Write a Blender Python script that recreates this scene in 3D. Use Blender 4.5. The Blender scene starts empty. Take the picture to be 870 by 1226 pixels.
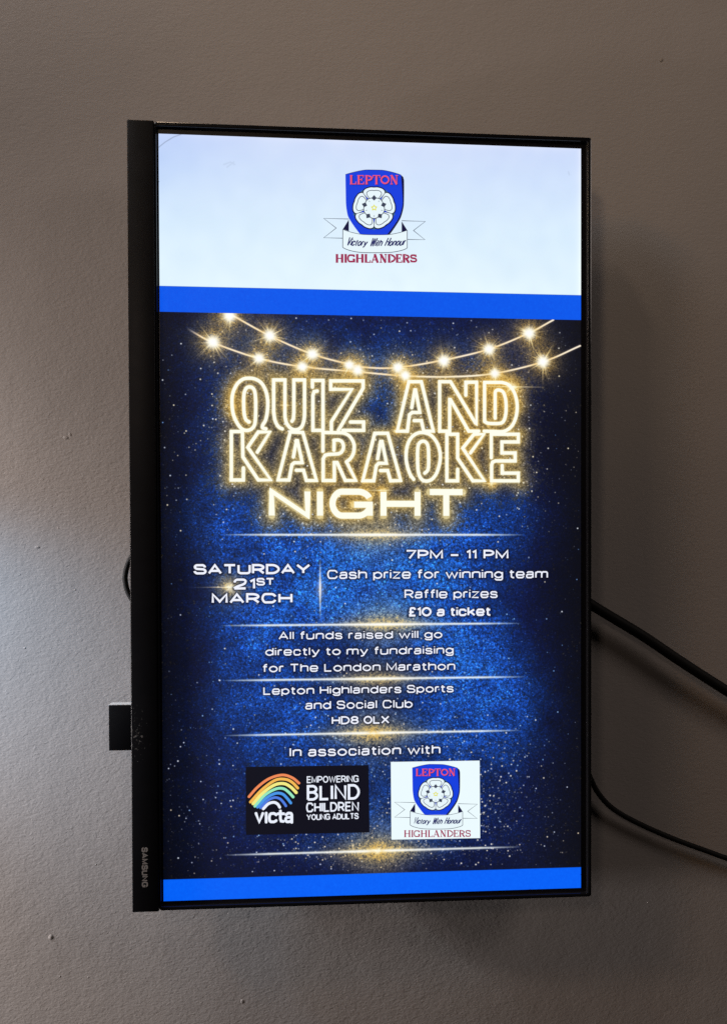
import bpy, bmesh, math, random
import numpy as np
from mathutils import Vector, Matrix

SC = bpy.context.scene
COL = SC.collection

# ------------------------------------------------------------------ camera
# screen lies in the plane y = 0, x to the right, z up, the wall behind it at +y (metres)
SW, SH = 0.400, 0.71529
WALL_Y = 0.066
CAM_P = Vector((-0.070550, -0.791758, -0.052657))
CAM_R = Vector((0.9971889, -0.0748527, -0.0033848))
CAM_F = Vector((0.0748029, 0.9971134, -0.0130184))
CAM_U = Vector((0.0043495, 0.0127287, 0.9999095))
cam = bpy.data.cameras.new('camera')
camo = bpy.data.objects.new('camera', cam)
COL.objects.link(camo)
camo.matrix_world = Matrix((
    (CAM_R.x, CAM_U.x, -CAM_F.x, CAM_P.x),
    (CAM_R.y, CAM_U.y, -CAM_F.y, CAM_P.y),
    (CAM_R.z, CAM_U.z, -CAM_F.z, CAM_P.z),
    (0, 0, 0, 1)))
cam.sensor_fit = 'VERTICAL'
cam.sensor_height = 24.0
cam.sensor_width = 24.0
cam.lens = 24.0 * 1000.0 / 1226.0
cam.shift_y = 89.04 / 1226.0
cam.clip_start = 0.02
cam.clip_end = 60
SC.camera = camo

# ------------------------------------------------------------------ world, lamps, exposure
world = bpy.data.worlds.new('World')
SC.world = world
world.use_nodes = True
bg = world.node_tree.nodes['Background']
WORLD_COL, WORLD_STR = (1.0, 0.9, 0.85), 0.003
bg.inputs['Color'].default_value = (*WORLD_COL, 1)
bg.inputs['Strength'].default_value = WORLD_STR

def aim(o, target):
    d = Vector(target) - o.location
    o.rotation_euler = d.to_track_quat('-Z', 'Y').to_euler()

def lamp(name, kind, loc, target, power, color, size=0.1, spot=None, blend=1.0):
    l = bpy.data.lights.new(name, kind)
    l.energy = power
    l.color = color
    if kind == 'AREA':
        l.shape = 'DISK'
        l.size = size
    else:
        l.shadow_soft_size = size
    if kind == 'SPOT':
        l.spot_size = math.radians(spot)
        l.spot_blend = blend
    o = bpy.data.objects.new(name, l)
    COL.objects.link(o)
    o.location = loc
    aim(o, target)
    return o

def seen_from_set(dx, dz, dist, cx=0.0, cz=0.0):
    """lamp place, dist metres away from the set, dx right and dz up for each metre out from the wall"""
    n = math.sqrt(dx * dx + dz * dz + 1)
    return (cx + dx / n * dist, WALL_Y - dist / n, cz + dz / n * dist)

lamp('ceiling_downlight', 'AREA', seen_from_set(-.78, 2.7, 1.5), (0, 0.06, 0.45), 2.06, (1.000, 0.737, 0.525), 0.11)
lamp('window_light', 'AREA', seen_from_set(-1.7, 2.3, 1.7), (0.2, 0.06, 0.3), 6.39, (0.901, 0.947, 1.000), 0.5)
lamp('side_room_light', 'AREA', seen_from_set(-1.6, 1.3, 3.0), (0, 0.06, 0), 8.44, (1.000, 0.474, 0.126), 0.4)
lamp('room_ceiling_light', 'AREA', seen_from_set(-.40, .40, 2.6), (0, 0.06, 0), 2.85, (1.000, 0.78, 0.64), 0.3)
lamp('added_wall_spot', 'SPOT', seen_from_set(-.4, .6, 2.0), (0.15, 0.066, 0.5), 13.63, (1.000, 0.716, 0.421), 0.1, 30, 1.0)  # added spot with no known fixture, brightens the upper wall
lamp('right_fill', 'AREA', seen_from_set(1.2, .9, 2.5, .3), (0.3, 0.06, 0), 8.51, (1.000, 0.855, 0.783), 0.8)  # unseen fill added from the right front, lifts the shade beside the set
lamp('cool_side_lamp', 'SPOT', (-1.0, -0.075, 0.40), (-0.32, 0.066, -0.36), 29.67, (1.000, 0.900, 0.900), 0.03, 60, 1.0)
lamp('cool_edge_fill', 'SPOT', (-0.70, -0.12, 0.05), (-0.42, 0.066, -0.12), 10.66, (0.271, 0.621, 1.000), 0.03, 50, 1.0)  # extra beam added to turn the wall's left edge brighter and bluer
lamp('low_left_fill', 'SPOT', (-1.1, -0.10, -0.35), (-0.3, 0.066, -0.45), 39.0, (1.0, 0.93, 0.92), 0.03, 65, 1.0)  # added fill, carries the side light onto the lower left wall
lamp('high_left_fill', 'SPOT', (-1.3, -0.10, 0.75), (-0.3, 0.066, -0.50), 44.0, (0.84, 0.95, 1.0), 0.03, 50, 1.0)  # added fill from high left, spreads the side light further
lamp('far_left_fill', 'SPOT', (-1.5, -0.20, 0.0), (-0.3, 0.066, 0.0), 66.0, (1.0, 0.86, 0.80), 0.03, 40, 1.0)  # added fill set farther out, softens the falloff over the left wall

SC.view_settings.view_transform = 'Standard'
SC.view_settings.look = 'None'
SC.view_settings.exposure = 0
SC.view_settings.gamma = 1
SC.cycles.use_denoising = False
SC.cycles.max_bounces = 6

# ------------------------------------------------------------------ helpers
def lin(c):
    return tuple(((v / 255.0) / 12.92 if v / 255.0 <= 0.04045 else ((v / 255.0 + 0.055) / 1.055) ** 2.4) for v in c)

def solve_h(src, dst):
    A = []
    for (x, y), (u, v) in zip(src, dst):
        A.append([x, y, 1, 0, 0, 0, -u * x, -u * y, -u])
        A.append([0, 0, 0, x, y, 1, -v * x, -v * y, -v])
    return np.linalg.svd(np.array(A, float))[2][-1].reshape(3, 3)

# survey of the flat screen: measured photograph points -> millimetres on the panel (u right, v down)
HM = solve_h([(190, 160), (695, 178), (695, 1063), (196, 1079)],
             [(0, 0), (400, 0), (400, SH * 1000), (0, SH * 1000)])

def mm(x, y):
    q = HM @ np.array([x, y, 1.0])
    return (q[0] / q[2], q[1] / q[2])

def W(u, v, lift=0.0):
    """panel millimetres -> world, lifted off the panel towards the viewer"""
    return Vector((u / 1000 - SW / 2, -lift, SH / 2 - v / 1000))

def at(px, py, Y):
    """point of the plane y = Y seen at a measured photograph position"""
    d = CAM_F * 1000.0 + CAM_R * (px - 435.0) + CAM_U * (613.0 + 89.04 - py)
    return CAM_P + d * ((Y - CAM_P.y) / d.y)

def nodes(name):
    m = bpy.data.materials.new(name)
    m.use_nodes = True
    nt = m.node_tree
    return m, nt, nt.nodes['Principled BSDF']

def link_mesh(name, verts, faces, mats, parent=None, fmats=None, smooth=False):
    me = bpy.data.meshes.new(name)
    me.from_pydata([tuple(v) for v in verts], [], faces)
    for m in (mats if isinstance(mats, (list, tuple)) else [mats]):
        me.materials.append(m)
    if fmats:
        me.polygons.foreach_set('material_index', fmats)
    if smooth:
        me.polygons.foreach_set('use_smooth', [True] * len(me.polygons))
    me.update()
    o = bpy.data.objects.new(name, me)
    COL.objects.link(o)
    if parent is not None:
        o.parent = parent
        o.matrix_parent_inverse = Matrix.Translation(-world_loc(parent))
    return o

def world_loc(o):
    p = Vector(o.location)
    if o.parent is not None:
        p = world_loc(o.parent) + o.matrix_parent_inverse.to_translation() + p
    return p

def bm_obj(name, bm, mats, parent=None, smooth=True):
    me = bpy.data.meshes.new(name)
    bm.normal_update()
    bm.to_mesh(me)
    bm.free()
    for m in (mats if isinstance(mats, (list, tuple)) else [mats]):
        me.materials.append(m)
    if smooth:
        for p in me.polygons:
            p.use_smooth = True
        try:
            me.set_sharp_from_angle(angle=math.radians(35))
        except Exception:
            pass
    o = bpy.data.objects.new(name, me)
    COL.objects.link(o)
    if parent is not None:
        o.parent = parent
        o.matrix_parent_inverse = Matrix.Translation(-world_loc(parent))
    return o

def box(bm, x0, x1, y0, y1, z0, z1, bevel=0.0, seg=3):
    r = bmesh.ops.create_cube(bm, size=1.0)
    vs = r['verts']
    for v in vs:
        v.co = Vector(((x0 + x1) / 2 + v.co.x * (x1 - x0), (y0 + y1) / 2 + v.co.y * (y1 - y0), (z0 + z1) / 2 + v.co.z * (z1 - z0)))
    if bevel:
        es = list({e for v in vs for e in v.link_edges})
        bmesh.ops.bevel(bm, geom=es, offset=bevel, segments=seg, profile=0.5, affect='EDGES')

def catmull(pts, n=8):
    P = [np.array(p, float) for p in pts]
    P = [2 * P[0] - P[1]] + P + [2 * P[-1] - P[-2]]
    out = []
    for i in range(1, len(P) - 2):
        a, b, c, d = P[i - 1], P[i], P[i + 1], P[i + 2]
        for k in range(n):
            t = k / n
            out.append(0.5 * (2 * b + (c - a) * t + (2 * a - 5 * b + 4 * c - d) * t * t + (3 * b - a - 3 * c + d) * t ** 3))
    out.append(P[-2])
    return out

def tube(bm, path, rad, seg=14):
    path = [Vector(p) for p in path]
    rings = []
    up = Vector((0, 1, 0))
    for i, p in enumerate(path):
        t = (path[min(i + 1, len(path) - 1)] - path[max(i - 1, 0)]).normalized()
        n = (up - t * up.dot(t)).normalized()
        b = t.cross(n)
        rings.append([bm.verts.new(p + (n * math.cos(2 * math.pi * k / seg) + b * math.sin(2 * math.pi * k / seg)) * rad) for k in range(seg)])
    for a, b in zip(rings, rings[1:]):
        for k in range(seg):
            bm.faces.new((a[k], a[(k + 1) % seg], b[(k + 1) % seg], b[k]))
    bm.faces.new(rings[0][::-1])
    bm.faces.new(rings[-1])

# ------------------------------------------------------------------ materials
def mat_wall():
    m, nt, p = nodes('wall_paint')
    L = nt.links.new
    tc = nt.nodes.new('ShaderNodeTexCoord')
    def noise(scale, detail=2.0, rough=0.5, dist=0.0, vec=None):
        n = nt.nodes.new('ShaderNodeTexNoise')
        n.inputs['Scale'].default_value = scale
        n.inputs['Detail'].default_value = detail
        n.inputs['Roughness'].default_value = rough
        n.inputs['Distortion'].default_value = dist
        L(vec if vec is not None else tc.outputs['Object'], n.inputs['Vector'])
        return n
    mp = nt.nodes.new('ShaderNodeMapping')          # roller texture drawn out along a diagonal
    mp.inputs['Rotation'].default_value = (0, math.radians(38), 0)
    mp.inputs['Scale'].default_value = (1.0, 1.0, 1.7)
    L(tc.outputs['Object'], mp.inputs['Vector'])
    n1 = noise(235, 1.5, 0.5, 0.6, mp.outputs['Vector'])
    n2 = noise(430, 1.0, 0.5, 0.3, mp.outputs['Vector'])
    n3 = noise(42, 2.0, 0.5)
    n4 = noise(7, 2.0, 0.5)
    def mul(a, f):
        x = nt.nodes.new('ShaderNodeMath'); x.operation = 'MULTIPLY'
        L(a, x.inputs[0]); x.inputs[1].default_value = f
        return x.outputs[0]
    def add(a, b):
        x = nt.nodes.new('ShaderNodeMath'); x.operation = 'ADD'
        L(a, x.inputs[0]); L(b, x.inputs[1])
        return x.outputs[0]
    h = add(add(mul(n1.outputs['Fac'], 0.00029), mul(n2.outputs['Fac'], 0.00010)), add(mul(n3.outputs['Fac'], 0.00035), mul(n4.outputs['Fac'], 0.0008)))
    b = nt.nodes.new('ShaderNodeBump')
    b.inputs['Strength'].default_value = 1.0
    b.inputs['Distance'].default_value = 1.0
    L(h, b.inputs['Height'])
    L(b.outputs['Normal'], p.inputs['Normal'])
    # slightly uneven matt emulsion
    r = nt.nodes.new('ShaderNodeValToRGB')
    r.color_ramp.elements[0].position = 0.3
    r.color_ramp.elements[1].position = 0.7
    r.color_ramp.elements[0].color = (0.304, 0.282, 0.269, 1)
    r.color_ramp.elements[1].color = (0.332, 0.308, 0.293, 1)
    mx = nt.nodes.new('ShaderNodeMix'); mx.data_type = 'FLOAT'
    mx.inputs[0].default_value = 0.45
    n5 = noise(900, 2.0, 0.6)
    L(n4.outputs['Fac'], mx.inputs[2]); L(n5.outputs['Fac'], mx.inputs[3])
    L(mx.outputs[0], r.inputs['Fac'])
    L(r.outputs['Color'], p.inputs['Base Color'])
    p.inputs['Roughness'].default_value = 0.85
    p.inputs['Specular IOR Level'].default_value = 0.12
    return m

def mat_plastic(name, col, rough, spec=0.5, grain=0.0, dust=None):
    m, nt, p = nodes(name)
    L = nt.links.new
    tc = nt.nodes.new('ShaderNodeTexCoord')
    n = nt.nodes.new('ShaderNodeTexNoise')
    n.inputs['Scale'].default_value = 60
    n.inputs['Detail'].default_value = 4
    L(tc.outputs['Object'], n.inputs['Vector'])
    r = nt.nodes.new('ShaderNodeMapRange')
    r.inputs['To Min'].default_value = max(rough - 0.05, 0.02)
    r.inputs['To Max'].default_value = rough + 0.07
    L(n.outputs['Fac'], r.inputs['Value'])
    L(r.outputs['Result'], p.inputs['Roughness'])
    p.inputs['Base Color'].default_value = (*col, 1)
    p.inputs['Specular IOR Level'].default_value = spec
    if grain:
        g = nt.nodes.new('ShaderNodeTexNoise')
        g.inputs['Scale'].default_value = 2200
        L(tc.outputs['Object'], g.inputs['Vector'])
        b = nt.nodes.new('ShaderNodeBump')
        b.inputs['Strength'].default_value = 1.0
        b.inputs['Distance'].default_value = grain
        L(g.outputs['Fac'], b.inputs['Height'])
        L(b.outputs['Normal'], p.inputs['Normal'])
    if dust:
        # grey scuffs rubbed into the plastic round one spot
        cx, cz, rad = dust
        ge = nt.nodes.new('ShaderNodeNewGeometry')
        vd = nt.nodes.new('ShaderNodeVectorMath'); vd.operation = 'SUBTRACT'
        vd.inputs[1].default_value = (cx, 0, cz)
        L(ge.outputs['Position'], vd.inputs[0])
        vm = nt.nodes.new('ShaderNodeVectorMath'); vm.operation = 'MULTIPLY'
        vm.inputs[1].default_value = (1.0, 0, 0.55)
        L(vd.outputs[0], vm.inputs[0])
        ln = nt.nodes.new('ShaderNodeVectorMath'); ln.operation = 'LENGTH'
        L(vm.outputs[0], ln.inputs[0])
        mr = nt.nodes.new('ShaderNodeMapRange')
        mr.inputs['From Min'].default_value = 0.0
        mr.inputs['From Max'].default_value = rad
        mr.inputs['To Min'].default_value = 0.24
        mr.inputs['To Max'].default_value = 0.0
        L(ln.outputs['Value'], mr.inputs['Value'])
        sn = nt.nodes.new('ShaderNodeTexNoise')
        sn.inputs['Scale'].default_value = 420
        sn.inputs['Detail'].default_value = 5
        L(tc.outputs['Object'], sn.inputs['Vector'])
        ad = nt.nodes.new('ShaderNodeMath'); ad.operation = 'ADD'
        L(sn.outputs['Fac'], ad.inputs[0]); L(mr.outputs['Result'], ad.inputs[1])
        cr = nt.nodes.new('ShaderNodeValToRGB')
        cr.color_ramp.elements[0].position = 0.76
        cr.color_ramp.elements[1].position = 0.86
        cr.color_ramp.elements[0].color = (*col, 1)
        cr.color_ramp.elements[1].color = (0.10, 0.095, 0.09, 1)
        L(ad.outputs[0], cr.inputs['Fac'])
        L(cr.outputs['Color'], p.inputs['Base Color'])
    return m

_em = {}
def glow(name, rgb):
    """a colour shown by the lit screen"""
    if name in _em:
        return _em[name]
    m, nt, p = nodes(name)
    p.inputs['Base Color'].default_value = (0.01, 0.01, 0.01, 1)
    p.inputs['Roughness'].default_value = 0.5
    p.inputs['Specular IOR Level'].default_value = 0.15
    p.inputs['Emission Color'].default_value = (*lin(rgb), 1)
    p.inputs['Emission Strength'].default_value = 1.0
    m.cycles.emission_sampling = 'NONE'
    _em[name] = m
    return m

M_WALL = mat_wall()
M_CHIN = mat_plastic('satin_black_plastic', (0.004, 0.004, 0.005), 0.36, 0.13, 0.0, dust=(-0.2235, -0.2000, 0.022))
M_RIM = mat_plastic('gloss_black_plastic', (0.006, 0.006, 0.007), 0.16, 0.5)
M_BORDER = mat_plastic('black_panel_border', (0.007, 0.006, 0.008), 0.30, 0.45)
M_BACK = mat_plastic('matt_black_housing', (0.012, 0.012, 0.012), 0.55, 0.4, 0.00003)
M_CABLE = mat_plastic('black_cable_rubber', (0.006, 0.006, 0.006), 0.62, 0.16)
M_STICK = mat_plastic('black_stick_plastic', (0.003, 0.003, 0.0035), 0.3, 0.1, 0.0)
M_STEEL = mat_plastic('black_steel', (0.02, 0.02, 0.02), 0.45, 0.5)
M_LOGO = mat_plastic('grey_print', (0.19, 0.172, 0.16), 0.5, 0.4)

# ------------------------------------------------------------------ the wall
def build_wall():
    bm = bmesh.new()
    x0, x1, z0, z1 = -1.6, 1.6, -1.5, 1.6
    vs = [bm.verts.new((x, WALL_Y, z)) for x, z in ((x0, z0), (x1, z0), (x1, z1), (x0, z1))]
    bm.faces.new(vs)
    wb = [bm.verts.new((x, WALL_Y + 0.12, z)) for x, z in ((x0, z0), (x1, z0), (x1, z1), (x0, z1))]
    bm.faces.new(wb[::-1])
    for k in range(4):
        bm.faces.new((vs[(k + 1) % 4], vs[k], wb[k], wb[(k + 1) % 4]))
    # paint nibs and drips that stand out in the raking light
    rnd = random.Random(5)
    nibs = [(61, 1122, 3.0, 3.6, .0026), (79, 524, 4.0, 2.2, .0016), (84, 520, 2.0, 2.6, .0014), (45, 655, 3.4, 1.8, .0016),
            (90, 706, 1.5, 1.4, .0014), (290, 1199, 2.2, 3.0, .0018), (24, 688, 1.3, 1.0, .0010), (72, 1169, 1.5, 1.6, .0011),
            (30, 776, 1.6, 1.2, .0011), (70, 632, 1.8, 1.0, .0010), (115, 1035, 1.6, 1.2, .0011), (106, 1170, 1.2, 1.4, .0010)]
    for i in range(10):
        nibs.append((rnd.uniform(0, 155), rnd.uniform(480, 1226), rnd.uniform(.6, 1.3), rnd.uniform(.6, 1.1), rnd.uniform(.0001, .0003)))
    for px, py, rx, rz, h in nibs:
        h *= .30
        c = at(px, py, WALL_Y)
        r = bmesh.ops.create_icosphere(bm, subdivisions=2, radius=1.0)
        ang = rnd.uniform(-.6, .9)
        for v in r['verts']:
            a, b = v.co.x * rx / 1260, v.co.z * rz / 1260
            v.co = Vector((c.x + a * math.cos(ang) - b * math.sin(ang), WALL_Y + 0.0001 + v.co.y * h, c.z + a * math.sin(ang) + b * math.cos(ang)))
    o = bm_obj('wall', bm, M_WALL, None, smooth=True)
    o['kind'] = 'structure'
    o['label'] = 'rough painted taupe wall behind the screen'
    o['category'] = 'wall'
    return o
build_wall()

# the small dark fleck on the upper right of the wall
bm = bmesh.new()
r = bmesh.ops.create_icosphere(bm, subdivisions=2, radius=1.0)
c = at(791, 72, WALL_Y)
for v in r['verts']:
    v.co = Vector((c.x + v.co.x * .0019 + v.co.z * .0008, WALL_Y + v.co.y * .0006, c.z + v.co.z * .0021))
o = bm_obj('wall_mark', bm, mat_plastic('brown_mark', (0.235, 0.212, 0.195), 0.7, 0.2), None)
o['label'] = 'tiny dark fleck on the bare wall above the screen'
o['category'] = 'mark'

# ------------------------------------------------------------------ the screen set on its side
tv = bpy.data.objects.new('wall_screen', None)
COL.objects.link(tv)
tv.location = (0, WALL_Y, 0)
tv['label'] = 'upright black flat screen showing a blue and gold quiz night poster'
tv['category'] = 'television'

OX0, OX1, OV0, OV1 = -28.0, 409.3, -9.4, 723.0          # outside of the case, panel millimetres
def X(u): return u / 1000 - SW / 2
def Z(v): return SH / 2 - v / 1000

def ring(bm, outer, inner, y_front, y_back, ro, ri, lip):
    """rounded frame: outer and inner rectangles in panel mm, front face between, walls to y_back"""
    def rr(rect, r, n=6):
        u0, u1, v0, v1 = rect
        pts = []
        for cx, cy, a0 in ((u1 - r, v0 + r, -90), (u1 - r, v1 - r, 0), (u0 + r, v1 - r, 90), (u0 + r, v0 + r, 180)):
            for k in range(n + 1):
                a = math.radians(a0 + 90 * k / n)
                pts.append((cx + r * math.cos(a), cy + r * math.sin(a)))
        return pts
    def grow(rect, d): return (rect[0] - d, rect[1] + d, rect[2] - d, rect[3] + d)
    loops = [
        (rr(outer, ro), y_back), (rr(outer, ro), y_front + lip / 1000),
        (rr(grow(outer, -lip * .3), max(ro - lip * .3, .1)), y_front + lip * .3 / 1000),
        (rr(grow(outer, -lip), max(ro - lip, .1)), y_front),
        (rr(grow(inner, lip), ri + lip), y_front), (rr(grow(inner, lip * .3), ri + lip * .3), y_front + lip * .3 / 1000),
        (rr(inner, ri), y_front + lip / 1000), (rr(inner, ri), 0.0022)]
    vl = [[bm.verts.new((X(u), y, Z(v))) for u, v in pts] for pts, y in loops]
    n = len(vl[0])
    for a, b in zip(vl, vl[1:]):
        for k in range(n):
            bm.faces.new((a[k], b[k], b[(k + 1) % n], a[(k + 1) % n]))

# outer rim
bm = bmesh.new()
ring(bm, (-3.4, OX1, OV0, OV1), (-1.6, 405.3, -5.4, 719.2), -0.0035, 0.014, 2.6, 1.6, 0.9)
bm_obj('bezel', bm, M_RIM, tv)
# wide side band (the foot of the set, turned upright)
bm = bmesh.new()
box(bm, X(OX0), X(-3.6), -0.0046, 0.016, Z(OV1 + 0.3), Z(OV0 - 0.5), 0.0011, 4)
chin = bm_obj('side_band', bm, M_CHIN, tv)
# dark border of the panel and the thin front case behind it
bm = bmesh.new()
box(bm, X(-2.2), X(406.2), 0.0006, 0.010, Z(720.2), Z(-6.2))
bm_obj('panel_border', bm, M_BORDER, tv, smooth=False)
bm = bmesh.new()
box(bm, X(OX0 + 1.5), X(OX1 - 1.0), 0.0105, 0.022, Z(OV1 - 1.0), Z(OV0 + 1.0), 0.003, 4)
box(bm, X(95), X(350), 0.0215, 0.054, Z(640), Z(90), 0.008, 4)
bm_obj('back_case', bm, M_BACK, tv)
bm = bmesh.new()
box(bm, X(150), X(300), 0.0535, WALL_Y, Z(440), Z(290), 0.001, 1)
bm_obj('wall_bracket', bm, M_STEEL, tv)

# ------------------------------------------------------------------ lettering: single-line alphabets
class St:                       # one pen stroke: points, smooth?, closed?, weight
    def __init__(s, pts, smooth=False, closed=False, w=1.0):
        s.p, s.s, s.c, s.w = pts, smooth, closed, w

def bspline(pts, closed=False, n=7, q=0.60):
    """smooth pen path: conic arcs between the middles of the guide lines"""
    P = [np.array(p, float) for p in pts]
    def arc(a, b, c, k0, k1):
        r = []
        for k in range(k0, k1):
            t = k / n
            w0, w1, w2 = (1 - t) ** 2, 2 * q * t * (1 - t), t * t
            r.append((w0 * a + w1 * b + w2 * c) / (w0 + w1 + w2))
        return r
    out = []
    if closed:
        m = len(P)
        for i in range(m):
            out += arc((P[i - 1] + P[i]) / 2, P[i], (P[i] + P[(i + 1) % m]) / 2, 0, n)
        return out
    if len(P) < 3:
        return P
    out.append(P[0])
    for i in range(1, len(P) - 1):
        a = P[0] if i == 1 else (P[i - 1] + P[i]) / 2
        c = P[-1] if i == len(P) - 2 else (P[i] + P[i + 1]) / 2
        out += arc(a, P[i], c, 1, n + 1)
    return out

G = {}
def g(ch, w, *strokes):
    G[ch] = (w, strokes)
def l(*p): return St(list(p))
def s(*p): return St(list(p), True)
def c(*p): return St(list(p), True, True)

XH = 0.75
g('A', 1.12, l((0, 0), (.56, 1), (1.12, 0)), l((.19, .3), (.93, .3)))
g('B', 1.0, l((0, 0), (0, 1), (.55, 1)), l((0, .53), (.6, .53)), l((0, 0), (.55, 0)), s((.5, 1), (.93, 1), (.93, .53), (.5, .53)), s((.5, .53), (1.0, .53), (1.0, 0), (.5, 0)))
g('C', 1.15, s((1.12, .7), (1.05, 1), (.55, 1), (0, 1), (0, 0), (.55, 0), (1.05, 0), (1.12, .3)))
g('D', 1.1, l((.5, 0), (0, 0), (0, 1), (.5, 1)), s((.48, 1), (1.1, 1), (1.1, 0), (.48, 0)))
g('E', .9, l((.9, 0), (0, 0), (0, 1), (.9, 1)), l((0, .52), (.84, .52)))
g('F', .9, l((0, 0), (0, 1), (.9, 1)), l((0, .5), (.8, .5)))
g('G', 1.18, s((1.12, .75), (1.05, 1), (.56, 1), (0, 1), (0, 0), (.56, 0), (1.05, 0), (1.12, .3)), l((1.14, 0), (1.14, .46), (.66, .46)))
g('H', 1.05, l((0, 0), (0, 1)), l((1.05, 0), (1.05, 1)), l((0, .5), (1.05, .5)))
g('I', 0.0, l((0, 0), (0, 1)))
g('K', 1.0, l((0, 0), (0, 1)), l((.95, 1), (0, .38)), l((.32, .6), (1.0, 0)))
g('L', .85, l((0, 1), (0, 0), (.85, 0)))
g('M', 1.2, l((0, 0), (0, 1), (.6, .12), (1.2, 1), (1.2, 0)))
g('N', 1.08, l((0, 0), (0, 1), (1.08, 0), (1.08, 1)))
g('O', 1.2, c((0, 0), (0, 1), (1.2, 1), (1.2, 0)))
g('P', .98, l((0, 0), (0, 1), (.5, 1)), l((0, .42), (.5, .42)), s((.48, 1), (.98, 1), (.98, .42), (.48, .42)))
g('R', 1.0, l((0, 0), (0, 1), (.5, 1)), l((0, .44), (.5, .44)), s((.48, 1), (.98, 1), (.98, .44), (.48, .44)), l((.55, .44), (1.0, 0)))
g('S', 1.02, s((.98, .72), (.95, 1), (.5, 1), (.03, 1), (.03, .56), (.5, .52), (1.02, .48), (1.02, 0), (.5, 0), (.03, 0), (0, .28)))
g('T', 1.02, l((0, 1), (1.02, 1)), l((.51, 1), (.51, 0)))
g('U', 1.05, l((0, 1), (0, .42)), s((0, .46), (0, .42), (0, 0), (.525, 0), (1.05, 0), (1.05, .42), (1.05, .46)), l((1.05, .42), (1.05, 1)))
g('V', 1.15, l((0, 1), (.575, 0), (1.15, 1)))
g('W', 1.6, l((0, 1), (.42, 0), (.8, .92), (1.18, 0), (1.6, 1)))
g('X', 1.05, l((0, 1), (1.05, 0)), l((1.05, 1), (0, 0)))
g('Y', 1.15, l((0, 1), (.575, .42), (1.15, 1)), l((.575, .42), (.575, 0)))
g('0', 1.1, c((0, 0), (0, 1), (1.1, 1), (1.1, 0)))
g('1', .3, l((0, .78), (.3, 1), (.3, 0)))
g('2', .95, s((.02, .68), (.05, 1), (.48, 1), (.95, 1), (.95, .62), (.7, .42), (.05, .14), (0, 0)), l((0, 0), (.95, 0)))
g('7', .95, l((0, 1), (.95, 1), (.3, 0)))
g('8', 1.0, c((.06, .52), (.06, 1), (.94, 1), (.94, .52)), c((0, 0), (0, .52), (1.0, .52), (1.0, 0)))
g('£', .85, s((.82, .78), (.75, 1), (.5, 1), (.2, 1), (.2, .72), (.24, .4), (.24, .2), (.04, 0)), l((0, 0), (.85, 0)), l((.02, .47), (.62, .47)))
g('–', .8, l((0, .42), (.8, .42)))
g('a', .84, s((.06, .60), (.12, XH), (.45, XH), (.80, XH), (.80, .46), (.80, .44)), l((.80, .48), (.80, 0)), s((.80, .42), (.5, .42), (.3, .42), (0, .40), (0, 0), (.32, 0), (.72, 0), (.80, .22)))
g('b', .95, l((0, 0), (0, 1.04)), c((0, 0), (0, XH), (.95, XH), (.95, 0)))
g('c', .86, s((.84, .5), (.8, XH), (.42, XH), (0, XH), (0, 0), (.42, 0), (.8, 0), (.84, .25)))
g('d', .95, l((.95, 0), (.95, 1.04)), c((0, 0), (0, XH), (.95, XH), (.95, 0)))
g('e', .95, s((.0, .36), (.95, .36)), s((.95, .36), (.95, XH), (.48, XH), (0, XH), (0, 0), (.48, 0), (.85, 0), (.9, .2)))
g('f', .5, s((.52, 1.02), (.2, 1.05), (.2, .7), (.2, 0)), l((0, .72), (.5, .72)))
g('g', .95, c((0, .02), (0, XH), (.95, XH), (.95, .02)), s((.95, XH), (.95, .1), (.95, -.3), (.48, -.28), (.1, -.28), (.04, -.1)))
g('h', .9, l((0, 0), (0, 1.04)), s((0, .35), (0, XH), (.48, XH), (.9, XH), (.9, .4), (.9, .36)), l((.9, .4), (.9, 0)))
g('i', 0.0, l((0, 0), (0, XH)), l((0, .93), (0, 1.05)))
g('k', .85, l((0, 0), (0, 1.04)), l((.8, XH), (0, .28)), l((.3, .46), (.85, 0)))
g('l', 0.0, l((0, 0), (0, 1.04)))
g('m', 1.45, l((0, 0), (0, XH)), s((0, .35), (0, XH), (.4, XH), (.74, XH), (.74, .4), (.74, .36)), l((.74, .4), (.74, 0)), s((.74, .35), (.74, XH), (1.1, XH), (1.45, XH), (1.45, .4), (1.45, .36)), l((1.45, .4), (1.45, 0)))
g('n', .9, l((0, 0), (0, XH)), s((0, .35), (0, XH), (.48, XH), (.9, XH), (.9, .4), (.9, .36)), l((.9, .4), (.9, 0)))
g('o', .98, c((0, 0), (0, XH), (.98, XH), (.98, 0)))
g('p', .95, l((0, XH), (0, -.28)), c((0, 0), (0, XH), (.95, XH), (.95, 0)))
g('r', .45, l((0, 0), (0, XH)), s((0, .38), (.02, XH), (.3, XH), (.48, XH)))
g('s', .82, s((.78, .54), (.76, XH), (.4, XH), (.03, XH), (.03, .42), (.4, .39), (.82, .36), (.82, 0), (.4, 0), (.03, 0), (0, .2)))
g('t', .52, s((.2, .98), (.2, .3), (.2, 0), (.54, .0)), l((0, .72), (.52, .72)))
g('u', .9, l((0, XH), (0, .35)), s((0, .39), (0, .35), (0, 0), (.42, 0), (.9, 0), (.9, .4)), l((.9, XH), (.9, 0)))
g('v', .95, l((0, XH), (.475, 0), (.95, XH)))
g('w', 1.4, l((0, XH), (.36, 0), (.7, .68), (1.04, 0), (1.4, XH)))
g('y', .95, l((0, XH), (.475, 0)), s((.95, XH), (.475, 0), (.36, -.26), (.05, -.26)))
g('z', .82, l((0, XH), (.82, XH), (0, 0), (.82, 0)))
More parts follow.
